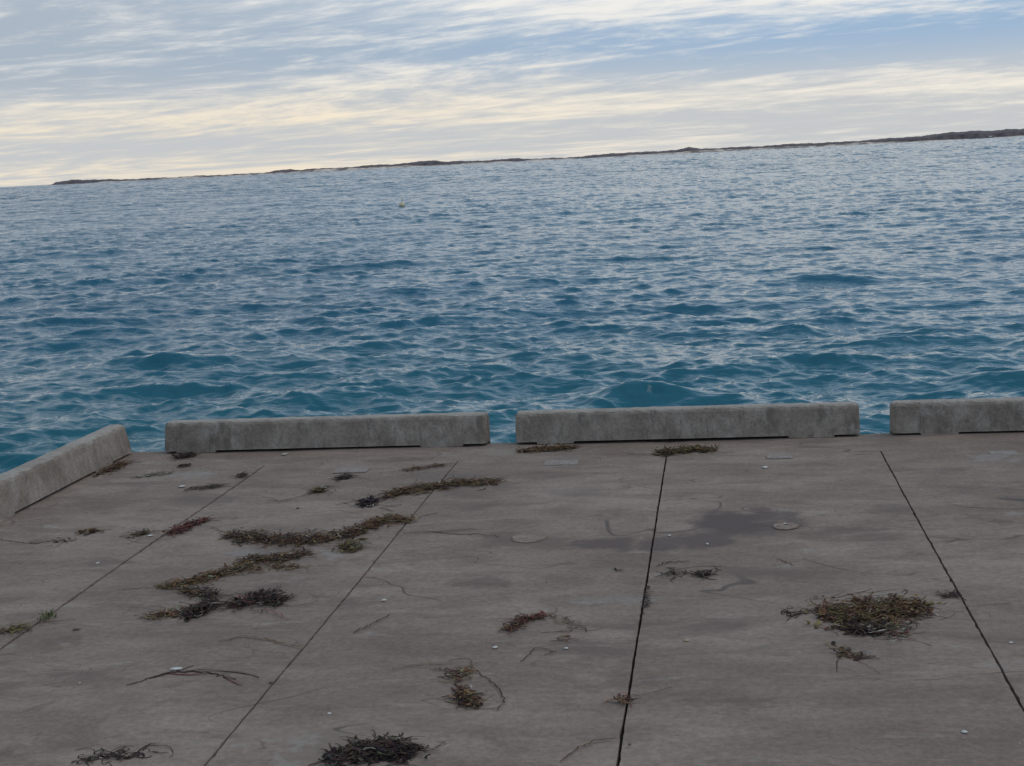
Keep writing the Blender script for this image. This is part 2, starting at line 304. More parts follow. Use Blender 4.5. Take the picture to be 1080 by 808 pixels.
stain(955, 575, 18, 5, DK, .35); stain(120, 530, 45, 10, DK, .3); stain(165, 745, 30, 6, DK, .3); stain(750, 742, 60, 5, DK, .35); stain(365, 636, 30, 5, DK, .4); stain(1060, 548, 14, 4, DK, .5)
stain(340, 788, 60, 10, (.24, .20, .16), .6); stain(300, 795, 25, 6, (.36, .33, .30), .5); stain(640, 635, 50, 8, (.31, .29, .27), .4); stain(250, 582, 32, 7, (.32, .30, .285), .5); stain(345, 583, 35, 4, (.37, .35, .33), .5)
stain(185, 500, 35, 4, (.33, .31, .29), .5); stain(1058, 482, 28, 3.5, (.33, .31, .29), .5); stain(530, 475, 30, 6, (.29, .26, .235), .5)
stain(605, 520, 60, 6, (.17, .148, .14), .35); stain(470, 500, 50, 5, (.17, .148, .14), .3)
# dried hair-thin lines left by weed: iso-lines of two noises, broken up by a third
brk = g.map(g.noise(g.xf(oc, (2, 9, 4)), 1.3, 2), .50, .62)
for sc_, o_, th, kk in ((1.1, (3, 1, 0), .0020, .8), (2.0, (7, 5, 0), .0022, .5), (1.5, (1, 8, 2), .0014, .45)):
    l = g.m('ABSOLUTE', g.m('SUBTRACT', g.noise(g.xf(oc, o_, (.8, 1.25, 1)), sc_, 2.5, .5, .8), .5))
    col = g.mix(g.m('MULTIPLY', g.map(l, th*2.2, th*.6, 0., kk), brk), col, (.10, .082, .076))
    brk = g.map(g.noise(g.xf(oc, (sc_*9, 2, 4)), 1.5, 2), .52, .62)
# old grime beside the joints and along the kerb line
g.put(bs.inputs['Base Color'], col); bs.inputs['Roughness'].default_value = .86; bs.inputs['Specular IOR Level'].default_value = .3
g.put(bs.inputs['Normal'], g.bump(g.m('ADD', g.m('MULTIPLY', a3, .5), g.m('ADD', g.m('MULTIPLY', a4, .25), g.m('MULTIPLY', a2, 1.2))), .006, .8))
m_grime, nt, bs = mat('joint_grime'); g = N(nt); oc = g.n('ShaderNodeTexCoord').outputs['Object']
g.put(bs.inputs['Base Color'], g.mix(g.noise(oc, 30, 4), (.03, .023, .019), (.075, .058, .045))); bs.inputs['Roughness'].default_value = 1
joints = [(-2.695, .0055), (-1.53, .0032), (-.325, .0036), (.868, .0033), (2.06, .006), (3.25, .006), (4.44, .006), (5.63, .006), (6.82, .006)]
XL, XR, YB, YJ, YE = -3.90, 9.0, -9., 8.53, 9.125
xs = [XL]; gapcol = []
for jx, hw in joints:
    a = xs[-1]; n = max(2, int((jx-hw-a)/.13)); xs += list(np.linspace(a, jx-hw, n+1)[1:]); gapcol.append(len(xs)-1); xs.append(jx+hw)
xs += list(np.linspace(xs[-1], XR, 16)[1:]); xs = np.array(xs)
ys = np.concatenate([np.arange(YB, 2, .5), np.arange(2, YJ, .035), [YJ], np.linspace(YJ, YE, 14)[1:]]); nx, ny = len(xs), len(ys)
VX, VY = np.meshgrid(xs, ys); VZ = np.zeros_like(VX)
VZ += .0022*np.sin(VX*2.1+VY*1.3)+.0018*np.sin(VX*.9-VY*2.2)-.002
for gi in gapcol:            # ragged arrises along the joints
    for c, s in ((gi, -1), (gi+1, 1)):
        wob = sum(np.sin(ys*f_+p)*a for f_, p, a in ((9, gi, .0012), (31, gi*2., .0009), (.9, gi*.3, .002)))
        VX[:, c] += wob*.35+s*np.abs(rng.normal(0, .0011, ny))+(rng.random(ny) < .05)*s*rng.random(ny)*.006
        VZ[:, c] -= .0025+np.abs(rng.normal(0, .0012, ny))
# broken outer edge of the quay
ew = .010*np.sin(xs*5.3)+.012*np.sin(xs*2.1+1)+rng.normal(0, .008, nx); VY[-1] += ew; VZ[-1] -= .02+np.abs(rng.normal(0, .012, nx)); VZ[-2] -= .006; VY[-2] += ew*.6
VZ[:, 0] -= .015
verts = list(zip(VX.ravel(), VY.ravel(), VZ.ravel())); faces = []; jrow = int(np.argmin(np.abs(ys-YJ)))
def q(i, j): return j*nx+i
for j in range(ny-1):
    for i in range(nx-1):
        if i in gapcol and j < jrow: continue
        faces.append((q(i, j), q(i+1, j), q(i+1, j+1), q(i, j+1)))
for gi in gapcol:            # side faces of each joint
    for c, fl in ((gi, 0), (gi+1, 1)):
        b = len(verts); verts += [(VX[j, c], VY[j, c], -.05) for j in range(jrow+1)]
        for j in range(jrow):
            f_ = (q(c, j), q(c, j+1), b+j+1, b+j); faces.append(f_ if not fl else f_[::-1])
    b = len(verts); verts += [(VX[jrow, gi], VY[jrow, gi], -.05), (VX[jrow, gi+1], VY[jrow, gi+1], -.05)]
    faces.append((q(gi, jrow), q(gi+1, jrow), b+1, b))
# quay faces down into the water
for idx, fl in (([q(i, ny-1) for i in range(nx)], 0), ([q(0, j) for j in range(ny)], 1)):
    b = len(verts); verts += [(verts[k][0], verts[k][1], -4.) for k in idx]
    for k in range(len(idx)-1):
        f_ = (idx[k], idx[k+1], b+k+1, b+k); faces.append(f_[::-1] if not fl else f_)
deck = struct(mesh_obj('pavement', verts, faces, m_deck))
struct(mesh_obj('ground', [(XL+.05, YB, -.035), (XR, YB, -.035), (XR, YJ+.05, -.035), (XL+.05, YJ+.05, -.035)], [(0, 1, 2, 3)], m_grime))
# ---------------------------------------------------------------- concrete kerb blocks
m_kerb, nt, bs = mat('kerb_concrete'); g = N(nt); oc = g.n('ShaderNodeTexCoord').outputs['Object']; oi = g.n('ShaderNodeObjectInfo').outputs['Random']
ov = g.n('ShaderNodeCombineXYZ'); g.put(ov.inputs[0], g.m('MULTIPLY', oi, 40.)); va = g.n('ShaderNodeVectorMath', operation='ADD'); g.put(va.inputs[0], oc); g.put(va.inputs[1], ov.outputs[0]); oc = va.outputs[0]
c1 = g.noise(oc, 5, 6, .65, .3); c2 = g.noise(g.xf(oc, sc=(1, 1, .28)), 13, 6, .68, .6); c3 = g.noise(oc, 60, 5, .75); c4 = g.noise(oc, 180, 2, .6)
kc = g.mix(g.map(c1, .35, .65), (.232, .190, .158), (.335, .286, .243))
kc = g.mix(g.map(c2, .48, .70, 0., .7), kc, (.135, .118, .104))
kc = g.mix(g.map(g.noise(g.xf(oc, (5, 3, 1), (1, 1, .5)), 8, 6, .7, .5), .50, .74, 0., .65), kc, (.45, .42, .385))
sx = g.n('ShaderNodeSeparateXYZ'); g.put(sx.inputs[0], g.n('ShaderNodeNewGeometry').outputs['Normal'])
kc = g.mix(g.m('MULTIPLY', g.map(sx.outputs[2], .6, .95), g.map(c1, .3, .6, .4, .8)), kc, (.44, .40, .36))   # light from above painted into the colour of up-facing faces, in blotches
sc2 = g.n('ShaderNodeVectorMath', operation='SCALE'); g.put(sc2.inputs[0], kc); g.put(sc2.inputs['Scale'], g.m('MULTIPLY', g.map(c3, .35, .65, .80, 1.18, 'LINEAR'), g.map(c4, .3, .7, .93, 1.07, 'LINEAR')))
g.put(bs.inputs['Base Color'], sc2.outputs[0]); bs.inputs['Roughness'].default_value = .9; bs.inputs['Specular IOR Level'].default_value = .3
g.put(bs.inputs['Normal'], g.bump(g.m('ADD', g.m('MULTIPLY', c3, .6), g.m('ADD', g.m('MULTIPLY', c4, .25), g.m('MULTIPLY', c1, .8))), .008, .9))
KH, KF = .188, .013
def kerb_block(loc, rot, L, feet, label, seed):
    """local x = length, local -y = face towards the deck. feet: list of (x0, x1) that touch the ground"""
    r = np.random.default_rng(seed)
    xsn = np.unique(np.round(np.concatenate([np.arange(0, L, .035), [L, .004, .012, .026, L-.004, L-.012, L-.026]]+[[a, a+.006, b-.006, b] for a, b in feet]), 4))
    def foot(x): return any(a+.003 <= x <= b-.003 for a, b in feet)
    vs_, fs = [], []; ring = None
    for x in xsn:
        zb = 0. if foot(x) else KF
        e = min(x, L-x); ins = .022*max(0, 1-e/.026)**2        # rounded ends
        yf = .035; pts = []
        # cross-section from front bottom over the top to back bottom
        for (y, z) in ((0, zb), (.002, zb+.006), (yf*.35, .075), (yf*.7, .13), (yf*.88, KH-.022), (yf+.004, KH-.009), (yf+.013, KH-.002), (yf+.026, KH), (.085, KH+.001), (.128, KH), (.141, KH-.004), (.148, KH-.014), (.15, KH-.03), (.152, .08), (.153, .006), (.153, -.035)):
            k = 1 if z > zb+.003 else 0
            yy = y+(ins if y < .07 else -ins)*1.0; zz = z-(ins if z > .1 else 0)*.8
            a = .0016 if k else .0
            if z > KH-.03: a = .0016
            pts.append((x+ (0), yy+r.normal(0, a)*.6, zz+r.normal(0, a)*.6))
        pts.append((x, .10, zb))
        k0 = len(vs_); n = len(pts); vs_ += pts
        if ring is not None:
            for i in range(n): fs.append((ring+i, ring+(i+1) % n, k0+(i+1) % n, k0+i))
        ring = k0
    n = 17; fs.append(tuple(range(n))[::-1]); fs.append(tuple(ring+i for i in range(n)))
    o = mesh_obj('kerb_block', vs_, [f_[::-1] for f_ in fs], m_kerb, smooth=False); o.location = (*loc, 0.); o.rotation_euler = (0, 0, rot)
    return tag(o, label, 'kerb block', 'concrete kerb blocks along the quay edge')
def xg(px, py): return P(px, py)[0]
L2 = xg(514, 470)-xg(172, 479); x2 = xg(172, 479)
kerb_block((x2, 8.945), .004, L2, [(.08, .34), (1.63, 1.90)], 'weathered concrete kerb block between the slanting block and the narrow gap near the middle', 3)
x3 = xg(544, 468.5); L3 = xg(907, 459.5)-x3
kerb_block((x3, 8.96), 0., L3, [(.13, .36), (1.63, 1.90)], 'long concrete kerb block standing between two gaps with greenish weed piled against its foot', 4)
x4 = xg(941, 459.5)
kerb_block((x4, 8.955), -.004, 2.05, [(.16, .38), (1.66, 1.90)], 'concrete kerb block cut off by the right edge of the photo', 5)
kerb_block((-3.68, 8.98), -math.pi/2, 2.05, [(1.45, 1.72), (.04, .40)], 'concrete kerb block slanting away along the left edge of the slabs', 6)
bpy.data.objects['kerb_block.003'].rotation_euler = (0, 0, math.pi/2); bpy.data.objects['kerb_block.003'].location = (-3.683, 8.99-2.05, 0)
# ---------------------------------------------------------------- seaweed, strands, shells
m_weed, nt, bs = mat('dried_seaweed'); g = N(nt); oc = g.n('ShaderNodeTexCoord').outputs['Object']
wc = g.n('ShaderNodeAttribute', attribute_name='weed').outputs['Color']
sv = g.n('ShaderNodeVectorMath', operation='SCALE'); g.put(sv.inputs[0], wc); g.put(sv.inputs['Scale'], g.map(g.noise(oc, 220, 3), .3, .7, .7, 1.3, 'LINEAR'))
g.put(bs.inputs['Base Color'], sv.outputs[0]); bs.inputs['Roughness'].default_value = .8; bs.inputs['Specular IOR Level'].default_value = .2
PAL = {  # base colours of the wrack
 'brown': [(.075, .042, .024), (.12, .068, .034), (.16, .10, .05), (.05, .030, .022), (.22, .15, .085), (.10, .045, .030)],
 'dark': [(.028, .020, .018), (.042, .028, .024), (.060, .038, .030), (.030, .018, .020), (.09, .065, .05)],
 'green': [(.105, .076, .036), (.14, .10, .048), (.075, .055, .03), (.20, .155, .07), (.10, .06, .035), (.055, .036, .026), (.13, .13, .05)],
 'red': [(.11, .038, .030), (.15, .055, .04), (.07, .028, .025), (.05, .025, .022), (.20, .10, .075)],
 'purple': [(.035, .022, .026), (.05, .032, .036), (.028, .018, .02)],
 'pale': [(.22, .18, .14), (.30, .26, .21), (.13, .10, .075), (.08, .06, .045)],
 'grass': [(.07, .10, .03), (.09, .12, .04), (.12, .13, .06)]}
class Wrack:
    def __init__(s, seed): s.r = random.Random(seed); s.v = []; s.f = []; s.c = []
    def ribbon(s, pts, w, col, thin=.0008):
        """a folded blade with real thickness: four-sided section swept along pts"""
        n = len(pts); b = len(s.v)
        for i, p in enumerate(pts):
            d = pts[min(i+1, n-1)]-pts[max(i-1, 0)]
            side = Vector((-d.y, d.x, s.r.uniform(-.3, .3)*d.length)); side = side.normalized() if side.length > 1e-7 else Vector((1, 0, 0))
            t = i/(n-1); ww = w*(.45+.55*math.sin(math.pi*min(1, max(0, .12+.8*t))))*.5
            up = Vector((0, 0, max(thin, ww*.22)))
            for q_ in (side*ww, up, side*-ww, -up*.6): 
                x = p+q_; x.z = max(x.z, .0006); s.v.append(x)
        for i in range(n-1):
            for k in range(4):
                a = b+i*4+k; c = b+i*4+(k+1) % 4; s.f.append((a, c, c+4, a+4)); s.c.append(col)
        s.f.append((b, b+3, b+2, b+1)); s.c.append(col); e = b+(n-1)*4; s.f.append((e, e+1, e+2, e+3)); s.c.append(col)
    def blade(s, p, yaw, L, w, col, hmax, curl=1., rise=.22, n=7):
        r = s.r; pts = []; q_ = Vector((p[0], p[1], p[2])); a = yaw; k = r.gauss(0, 1)*curl; pz = r.uniform(-.2, 1)*rise
        for i in range(n):
            pts.append(q_.copy()); a += k*.55+r.gauss(0, .28)*curl; pz += r.gauss(0, .35)*rise
            pz -= .25*max(0, q_.z/max(hmax, .004)-.6)
            q_ = q_+Vector((math.cos(a), math.sin(a), pz))*(L/(n-1)); q_.z = min(max(q_.z, .001), hmax*1.25)
        s.ribbon(pts, w, col)
    def done(s, name, label, cat, group=None):
        c = [sum(x.x for x in s.v)/len(s.v), sum(x.y for x in s.v)/len(s.v)]
        o = mesh_obj(name, [(x.x-c[0], x.y-c[1], x.z) for x in s.v], s.f, m_weed); o.location = (c[0], c[1], 0)
        at = o.data.attributes.new('weed', 'FLOAT_COLOR', 'FACE'); at.data.foreach_set('color', np.array([(*q_, 1.) for q_ in s.c], np.float32).ravel())
        return tag(o, label, cat, group)
DZ = .0
def ground_line(pts): return [Vector((*P(a, b), 0)) for a, b in pts]
def along(L, t):
    d = [(L[i+1]-L[i]).length for i in range(len(L)-1)]; T = sum(d)*t
    for i, x in enumerate(d):
        if T <= x or i == len(d)-1: return L[i].lerp(L[i+1], T/x if x else 0), math.atan2(*(L[i+1]-L[i]).yx)
        T -= x
def clump(label, pts, rx, ry, n, pal, h, L=(.03, .09), w=(.003, .008), align=.6, pal2=None, k2=0., seed=None, strays=6, curl=1., core=True, ends=.35, name='seaweed_clump', cat='seaweed', bits=0):
    """pts: centre line on the deck, rx / ry: half extent across the picture and into it (photo pixels there)"""
    seed = seed if seed is not None else int(abs(pts[0][0]*31+pts[0][1]*7)); W = Wrack(seed); r = W.r; h *= .5; rx *= 1.15; ry *= 1.3; bits = int(bits*1.6); G = ground_line(pts) if len(pts) > 1 else ground_line([(pts[0][0]-rx*.4, pts[0][1]), (pts[0][0]+rx*.4, pts[0][1])])
    mx, my = pts[len(pts)//2]; sxm = abs(P(mx+1, my)[0]-P(mx, my)[0])*rx; sym = abs(P(mx, my-1)[1]-P(mx, my)[1])*ry
    if core:      # matted heap under the loose blades
        m_ = max(6, int(n*.10))
        for _ in range(m_):
            t = r.random(); c, a = along(G, t); e = 1-ends*abs(2*t-1)**3
            p = c+Vector((r.gauss(0, .4)*sxm*e*.6, r.gauss(0, .4)*sym*e*.8, 0))
            k = 8; b = len(W.v); rad = r.uniform(.008, .02)*(.6+h*14); hh = h*r.uniform(.25, .6)*e; colr = tuple(x*.75 for x in r.choice(PAL[pal]))
            aa = a+r.gauss(0, .5); ca, sa = math.cos(aa), math.sin(aa)
            for ring_, zz in ((1, .0008), (.75, .6), (.35, 1.)):
                for j in range(k):
                    th = 2*math.pi*j/k; R_ = rad*ring_*r.uniform(.6, 1.3); lx, ly = R_*math.cos(th)*1.7, R_*math.sin(th)*.8
                    W.v.append(Vector((p.x+lx*ca-ly*sa, p.y+lx*sa+ly*ca, max(.0008, hh*zz*r.uniform(.7, 1.2) if zz > .01 else .0008))))
            for ring_ in range(2):
                for j in range(k): W.f.append((b+ring_*k+j, b+ring_*k+(j+1) % k, b+(ring_+1)*k+(j+1) % k, b+(ring_+1)*k+j)); W.c.append(colr)
            W.f.append(tuple(b+2*k+j for j in range(k))); W.c.append(colr)
    lump = [r.random() for _ in range(3)]
    for _ in range(n):
        t = r.random(); c, a = along(G, t); e = max(.15, 1-ends*abs(2*t-1)**2.5)*(.75+.35*math.sin(t*19+lump[0]*6)+.15*math.sin(t*43+lump[1]*6))
        ux, uy = r.gauss(0, .45), r.gauss(0, .45); p = c+Vector((ux*sxm*e*(.5 if len(pts) > 1 else 1), uy*sym*e, 0)); z = max(.001, h*e*(1-min(1, ux*ux+uy*uy))*r.random())
        yaw = (a+(math.pi if r.random() < .5 else 0)+r.gauss(0, .6)) if r.random() < align else r.uniform(0, 6.3)
        pl = pal2 if (pal2 and r.random() < k2) else pal; cc = r.choice(PAL[pl]); cc = tuple(x*r.uniform(.8, 1.25) for x in cc)
        if r.random() < .018: cc = (.42, .38, .33)
        W.blade((p.x, p.y, z), yaw, r.uniform(*L)*r.choice((.6, 1, 1)), r.uniform(*w), cc, h, curl)
    for _ in range(bits):      # curled frond bits: short and wide
        t = r.random(); c, a = along(G, t); p = c+Vector((r.gauss(0, .4)*sxm*.6, r.gauss(0, .4)*sym, h*r.random()*.7))
        W.blade(tuple(p), r.uniform(0, 6.3), r.uniform(.018, .035), r.uniform(.009, .016), tuple(x*r.uniform(.8, 1.3) for x in r.choice(PAL[pal])), h, 1.6, .5, 5)
    for _ in range(strays):    # thin single hairs round the heap
        t = r.random(); c, a = along(G, t); p = c+Vector((r.uniform(-1.3, 1.3)*sxm*(.5 if len(pts) > 1 else 1), r.uniform(-1, 1)*sym, .001))
        W.blade(tuple(p), a+r.gauss(0, .5), r.uniform(.08, .2), r.uniform(.002, .0035), r.choice(PAL[pal]), .006, .35, .1, 9)
    return W.done(name, label, cat, 'heaps of washed-up seaweed on the slabs')
def strand(label, pts, w=.004, pal='brown', seed=1, h=.004, fork=()):
    W = Wrack(seed); r = W.r; G = ground_line(pts); n = max(8, len(pts)*5); pp = []
    for i in range(n+1):
        # smooth the polyline
        t = i/n; a = along(G, max(0, t-.06))[0]; b = along(G, min(1, t+.06))[0]; c = along(G, t)[0]; p = (a+b+c*2)/4
        pp.append(p+Vector((r.gauss(0, .003), r.gauss(0, .006), .0012+abs(r.gauss(0, h*.5)))))
    W.ribbon(pp, w, r.choice(PAL[pal]))
    for t, ang, L_ in fork:
        p, a = along(G, t); W.blade((p.x, p.y, .002), a+ang, L_, w*.8, r.choice(PAL[pal]), .006, .3, .1, 8)
    return W.done('seaweed_strand', label, 'seaweed', 'single strands of dried seaweed')
clump('loose trail of olive brown seaweed nearest the narrow gap between kerb blocks', [(408, 524), (425, 518), (450, 514), (480, 510), (505, 509), (523, 509)], 20, 4.6, 820, 'brown', .026, pal2='green', k2=.4, strays=8, bits=40)
clump('thick dark main trail of tangled seaweed lying across the second slab from the left', [(244, 564), (268, 568), (300, 570), (335, 570), (362, 565), (382, 561)], 24, 6.5, 780, 'brown', .032, pal2='dark', k2=.45, strays=18, bits=60)
clump('reddish orange tipped seaweed at the right end of the dark main trail', [(372, 561), (392, 553), (408, 548), (430, 548)], 20, 6, 300, 'brown', .026, pal2='green', k2=.35, strays=8, bits=30)
clump('small rust orange scrap of weed on top of the main seaweed trail', [(378, 556), (392, 553)], 8, 3, 40, 'red', .03, strays=0, core=False, name='seaweed_scrap')
clump('loose tuft of olive seaweed hanging below the right part of the main trail', [(362, 576), (378, 578)], 14, 6, 120, 'green', .025, strays=4, bits=20)
clump('curled crust of dark seaweed just below the main trail', [(260, 590), (284, 590), (305, 587), (322, 584)], 16, 4.5, 240, 'brown', .022, pal2='dark', k2=.4, strays=12, bits=30)
clump('thin wisps of seaweed trailing right under the curled dark crust', [(262, 601), (290, 597), (314, 598)], 16, 3.5, 70, 'brown', .012, strays=12, core=False)
clump('slanting band of brown seaweed curving down towards the two dark heaps', [(170, 619), (195, 616), (222, 608), (248, 601), (262, 597)], 18, 5, 330, 'brown', .024, pal2='green', k2=.3, strays=12, bits=30)
clump('hooked seaweed tail linking the slanting band with the dark heap below', [(196, 622), (212, 625), (226, 630)], 10, 4, 130, 'dark', .025, pal2='brown', k2=.4, strays=3, bits=14)
clump('nearly black seaweed heap with a pale brown tail pointing left', [(207, 646), (216, 641), (224, 640)], 14, 8, 330, 'dark', .045, strays=6, bits=60, ends=.2)
clump('pale brown seaweed tail lying left of the nearly black heap', [(158, 650), (178, 648), (202, 644)], 14, 4, 110, 'brown', .022, pal2='pale', k2=.3, strays=6, bits=16)
clump('dark seaweed heap with a blunt left tip right of the nearly black heap', [(246, 638), (264, 633), (282, 630), (296, 634)], 13, 6.5, 330, 'dark', .036, pal2='red', k2=.2, strays=14, bits=50)
clump('wedge of wine red seaweed lying across the leftmost joint', [(182, 562), (195, 557), (207, 551), (218, 549)], 9, 3.5, 230, 'red', .03, strays=5, bits=30)
clump('flat dark stick-like line of seaweed near the top of the leftmost joint', [(202, 515), (218, 514), (234, 512)], 10, 2, 80, 'dark', .012, strays=2, align=.95, core=False)
clump('small round purple black lump of seaweed left of the olive trail', [(388, 530)], 11, 5, 130, 'purple', .028, strays=3, bits=36)
clump('small olive tuft of seaweed with upright tips by itself on the second slab', [(330, 518), (342, 517)], 10, 3.5, 80, 'green', .03, strays=5, bits=8)
clump('small dark scrap of weed above the olive tuft', [(358, 504), (368, 503)], 8, 2.5, 60, 'dark', .016, strays=4, bits=10)
clump('thin brown line of seaweed lying near the kerb block above the olive trail', [(424, 496), (445, 494), (468, 490)], 12, 2, 60, 'brown', .008, strays=8, core=False, align=.95)
clump('brown seaweed caught under the far end of the slanting kerb block', [(104, 500), (118, 495), (132, 489)], 10, 5, 130, 'brown', .035, strays=6, bits=24)
clump('dark seaweed caught at the left foot of the kerb block', [(187, 482), (203, 481)], 8, 2.5, 120, 'dark', .04, strays=3, bits=16)
clump('pale bleached wisps of weed in front of the left corner gap', [(142, 503), (160, 501), (176, 499)], 12, 2.5, 60, 'pale', .010, strays=6, core=False)
clump('flat brown seaweed tucked against the left foot of the long kerb block', [(550, 476), (575, 474), (604, 472)], 12, 2.4, 420, 'brown', .028, pal2='green', k2=.3, strays=3, bits=24)
clump('greenish yellow seaweed piled against the long kerb block where the straight joint ends', [(694, 478), (712, 476), (735, 474), (752, 475)], 15, 3.4, 400, 'green', .045, pal2='brown', k2=.35, strays=14, bits=24, ends=.4)
clump('largest seaweed heap, brown and olive, alone on the right-hand slab', [(868, 648), (895, 650), (925, 646), (955, 643), (975, 641)], 38, 15, 1300, 'brown', .05, pal2='green', k2=.35, L=(.025, .075), strays=34, bits=130, ends=.55)
clump('dark lower lobe of seaweed at the front of the largest heap', [(895, 664), (912, 666), (930, 664)], 20, 5, 300, 'dark', .04, pal2='green', k2=.25, strays=6, bits=40)
clump('small dark tail of weed below the largest heap', [(880, 684), (892, 690), (904, 696)], 9, 2.5, 50, 'brown', .014, pal2='dark', k2=.5, strays=3, core=False, bits=10)
clump('pale orange wisp of weed at the lower right of the largest heap', [(938, 676), (950, 670), (958, 664)], 8, 3, 50, 'pale', .014, strays=3, pal2='red', k2=.3, core=False)
clump('two small dark twigs of weed left of the largest heap', [(828, 649), (845, 647)], 10, 4, 22, 'dark', .012, strays=2, core=False)
clump('black matted seaweed heap at the very bottom of the photo', [(352, 802), (372, 795), (395, 792), (420, 795), (434, 792)], 26, 11, 620, 'dark', .042, L=(.025, .07), strays=12, bits=90, ends=.4)
clump('loose dark twiggy seaweed at the bottom left of the photo', [(84, 803), (108, 797), (128, 800), (150, 794)], 16, 6, 70, 'dark', .014, strays=12, core=False)
clump('small two-toned tuft of seaweed, pale above and dark below, on the middle slab', [(484, 729), (492, 737), (502, 745)], 8, 5, 130, 'brown', .024, pal2='dark', k2=.4, strays=3, bits=24, ends=.2)
clump('faded pinkish brown tuft of weed just above the two-toned tuft', [(480, 715), (488, 709)], 9, 5, 60, 'brown', .012, pal2='pale', k2=.3, strays=5, core=False)
clump('reddish brown arc of seaweed on the middle slab, opening towards the right', [(536, 665), (548, 656), (562, 651), (576, 649)], 9, 3.5, 120, 'red', .018, pal2='brown', k2=.5, strays=4, bits=14)
clump('thin curving twigs that close the reddish brown arc on its right', [(578, 649), (596, 655), (604, 664), (598, 676)], 9, 3, 26, 'brown', .010, strays=3, core=False)
clump('sparse wisps of weed beside the straight joint below the dark stain', [(700, 606), (715, 605)], 10, 4, 22, 'dark', .012, strays=3, core=False)
clump('compact little black lump of weed right of the straight joint', [(742, 606)], 5, 3, 46, 'dark', .016, strays=1, bits=12)
clump('dark scrap of weed on the leftmost slab, beside its middle', [(88, 561), (100, 561)], 7, 2.6, 60, 'brown', .016, pal2='dark', k2=.4, strays=2, bits=14)
clump('small brown scrap of weed just left of the wine red wedge', [(143, 564), (152, 563)], 6, 3, 50, 'green', .016, pal2='dark', k2=.5, strays=1, bits=8)
clump('forked dark twig of weed on the leftmost slab', [(58, 570), (72, 572)], 12, 4, 24, 'dark', .012, strays=3, core=False)
clump('thin brown twig by the broad joint near the bottom of the photo', [(658, 740)], 4, 5, 24, 'brown', .02, strays=1, core=False)
clump('tiny dark scrap of weed touching the right-hand joint', [(994, 629), (1008, 628)], 8, 2, 26, 'dark', .010, strays=1, core=False)
clump('tiny black scrap of weed at the upper end of the leftmost joint', [(252, 501), (259, 501)], 5, 1.6, 24, 'dark', .012, strays=0, bits=6)
clump('small dark scrap of weed in front of the kerb block near the left gap', [(190, 491), (200, 491)], 5, 1.6, 24, 'dark', .012, strays=0, bits=6)
clump('dried debris packed into the straight joint below the dark stain', [(683, 618), (681, 632), (679, 645)], 3, 9, 40, 'dark', .010, strays=0, align=.9, core=False, name='joint_debris', cat='debris', L=(.015, .04))
W = Wrack(77)
for (a, b) in ((50, 653), (46, 655), (53, 650)):
    c = P(a, b)
    for _ in range(16):
        th = W.r.uniform(0, 6.3); l = W.r.uniform(.015, .035); p0 = Vector((c[0]+W.r.gauss(0, .012), c[1]+W.r.gauss(0, .015), .001)); k = W.r.uniform(.3, 1.2)
        W.ribbon([p0+Vector((math.cos(th)*k*l*t*t, math.sin(th)*k*l*t*t, l*t*(1-.3*k*t))) for t in (0, .25, .5, .75, 1)], .0035, W.r.choice(PAL['grass']))
W.done('grass_tuft', 'small bright green tuft of grass growing out of the leftmost joint', 'grass')
clump('flat dull green scrap of weed at the left edge beside the leftmost joint', [(4, 668), (22, 662)], 14, 4, 60, 'green', .012, strays=6, core=False)
strand('long dark curved strand ending at the thin joint, below the two dark heaps', [(228, 677), (256, 671), (285, 675), (322, 684)], .008, 'brown', 4)
strand('thin strand rising from the olive tuft towards the dark scrap', [(282, 529), (300, 528), (330, 520)], .005, 'brown', 5)
strand('faint strand curving right from the leftmost joint near its top', [(244, 519), (268, 522), (300, 529), (318, 524)], .004, 'brown', 6)
strand('long strand lying right from the thin joint below the olive trail', [(424, 563), (450, 561), (478, 563), (510, 564), (530, 566)], .007, 'dark', 7, fork=((.3, .5, .2),))
strand('curved strand rising from the thin joint towards the olive trail', [(436, 549), (448, 544), (462, 541)], .005, 'brown', 8)
strand('long reddish curved strand with split ends low on the left slab', [(132, 724), (152, 718), (172, 711), (200, 708), (226, 711), (250, 717)], .009, 'red', 9, fork=((.2, -.3, .18), (.35, -.5, .16), (.85, -.35, .14), (.5, .06, .3)))
strand('thin pale brown hooked strand right of the two-toned tuft', [(497, 704), (512, 715), (528, 728), (532, 742), (524, 750)], .005, 'brown', 10)
strand('thin strand reaching left from the faded pinkish tuft', [(454, 706), (468, 706), (480, 708)], .004, 'brown', 11)
strand('curved strand at the bottom just left of the broad joint', [(592, 804), (606, 791), (628, 781), (648, 780)], .006, 'brown', 12)
strand('dark line of weed in front of the long kerb block left of the straight joint', [(636, 479), (660, 478), (690, 479)], .006, 'brown', 13)
strand('strand along the left edge of the photo on the leftmost slab', [(0, 569), (14, 572), (34, 574), (60, 570)], .005, 'dark', 14)
strand('thin strand crossing the middle slab diagonally, low on its left side', [(372, 668), (390, 660), (412, 648)], .007, 'brown', 15)
strand('curved brown strand starting at the straight joint below the dark stain', [(692, 598), (704, 593), (728, 592)], .007, 'brown', 16)
strand('thin strand leaving the dark heap towards the lower right', [(276, 641), (290, 647), (304, 654)], .006, 'red', 17)
strand('straight thin strand running left from the slanting seaweed band', [(128, 622), (148, 621), (170, 619)], .004, 'brown', 18)
strand('thin strand right of the largest heap beyond the right-hand joint', [(1012, 640), (1040, 638), (1068, 636)], .004, 'brown', 19)
strand('short faint strand lying below the tiny twigs, middle of the photo', [(412, 706), (440, 701), (480, 700)], .005, 'brown', 20)
strand('thin hooked strand below the reddish arc', [(548, 700), (566, 683), (588, 688), (572, 692)], .004, 'brown', 21)
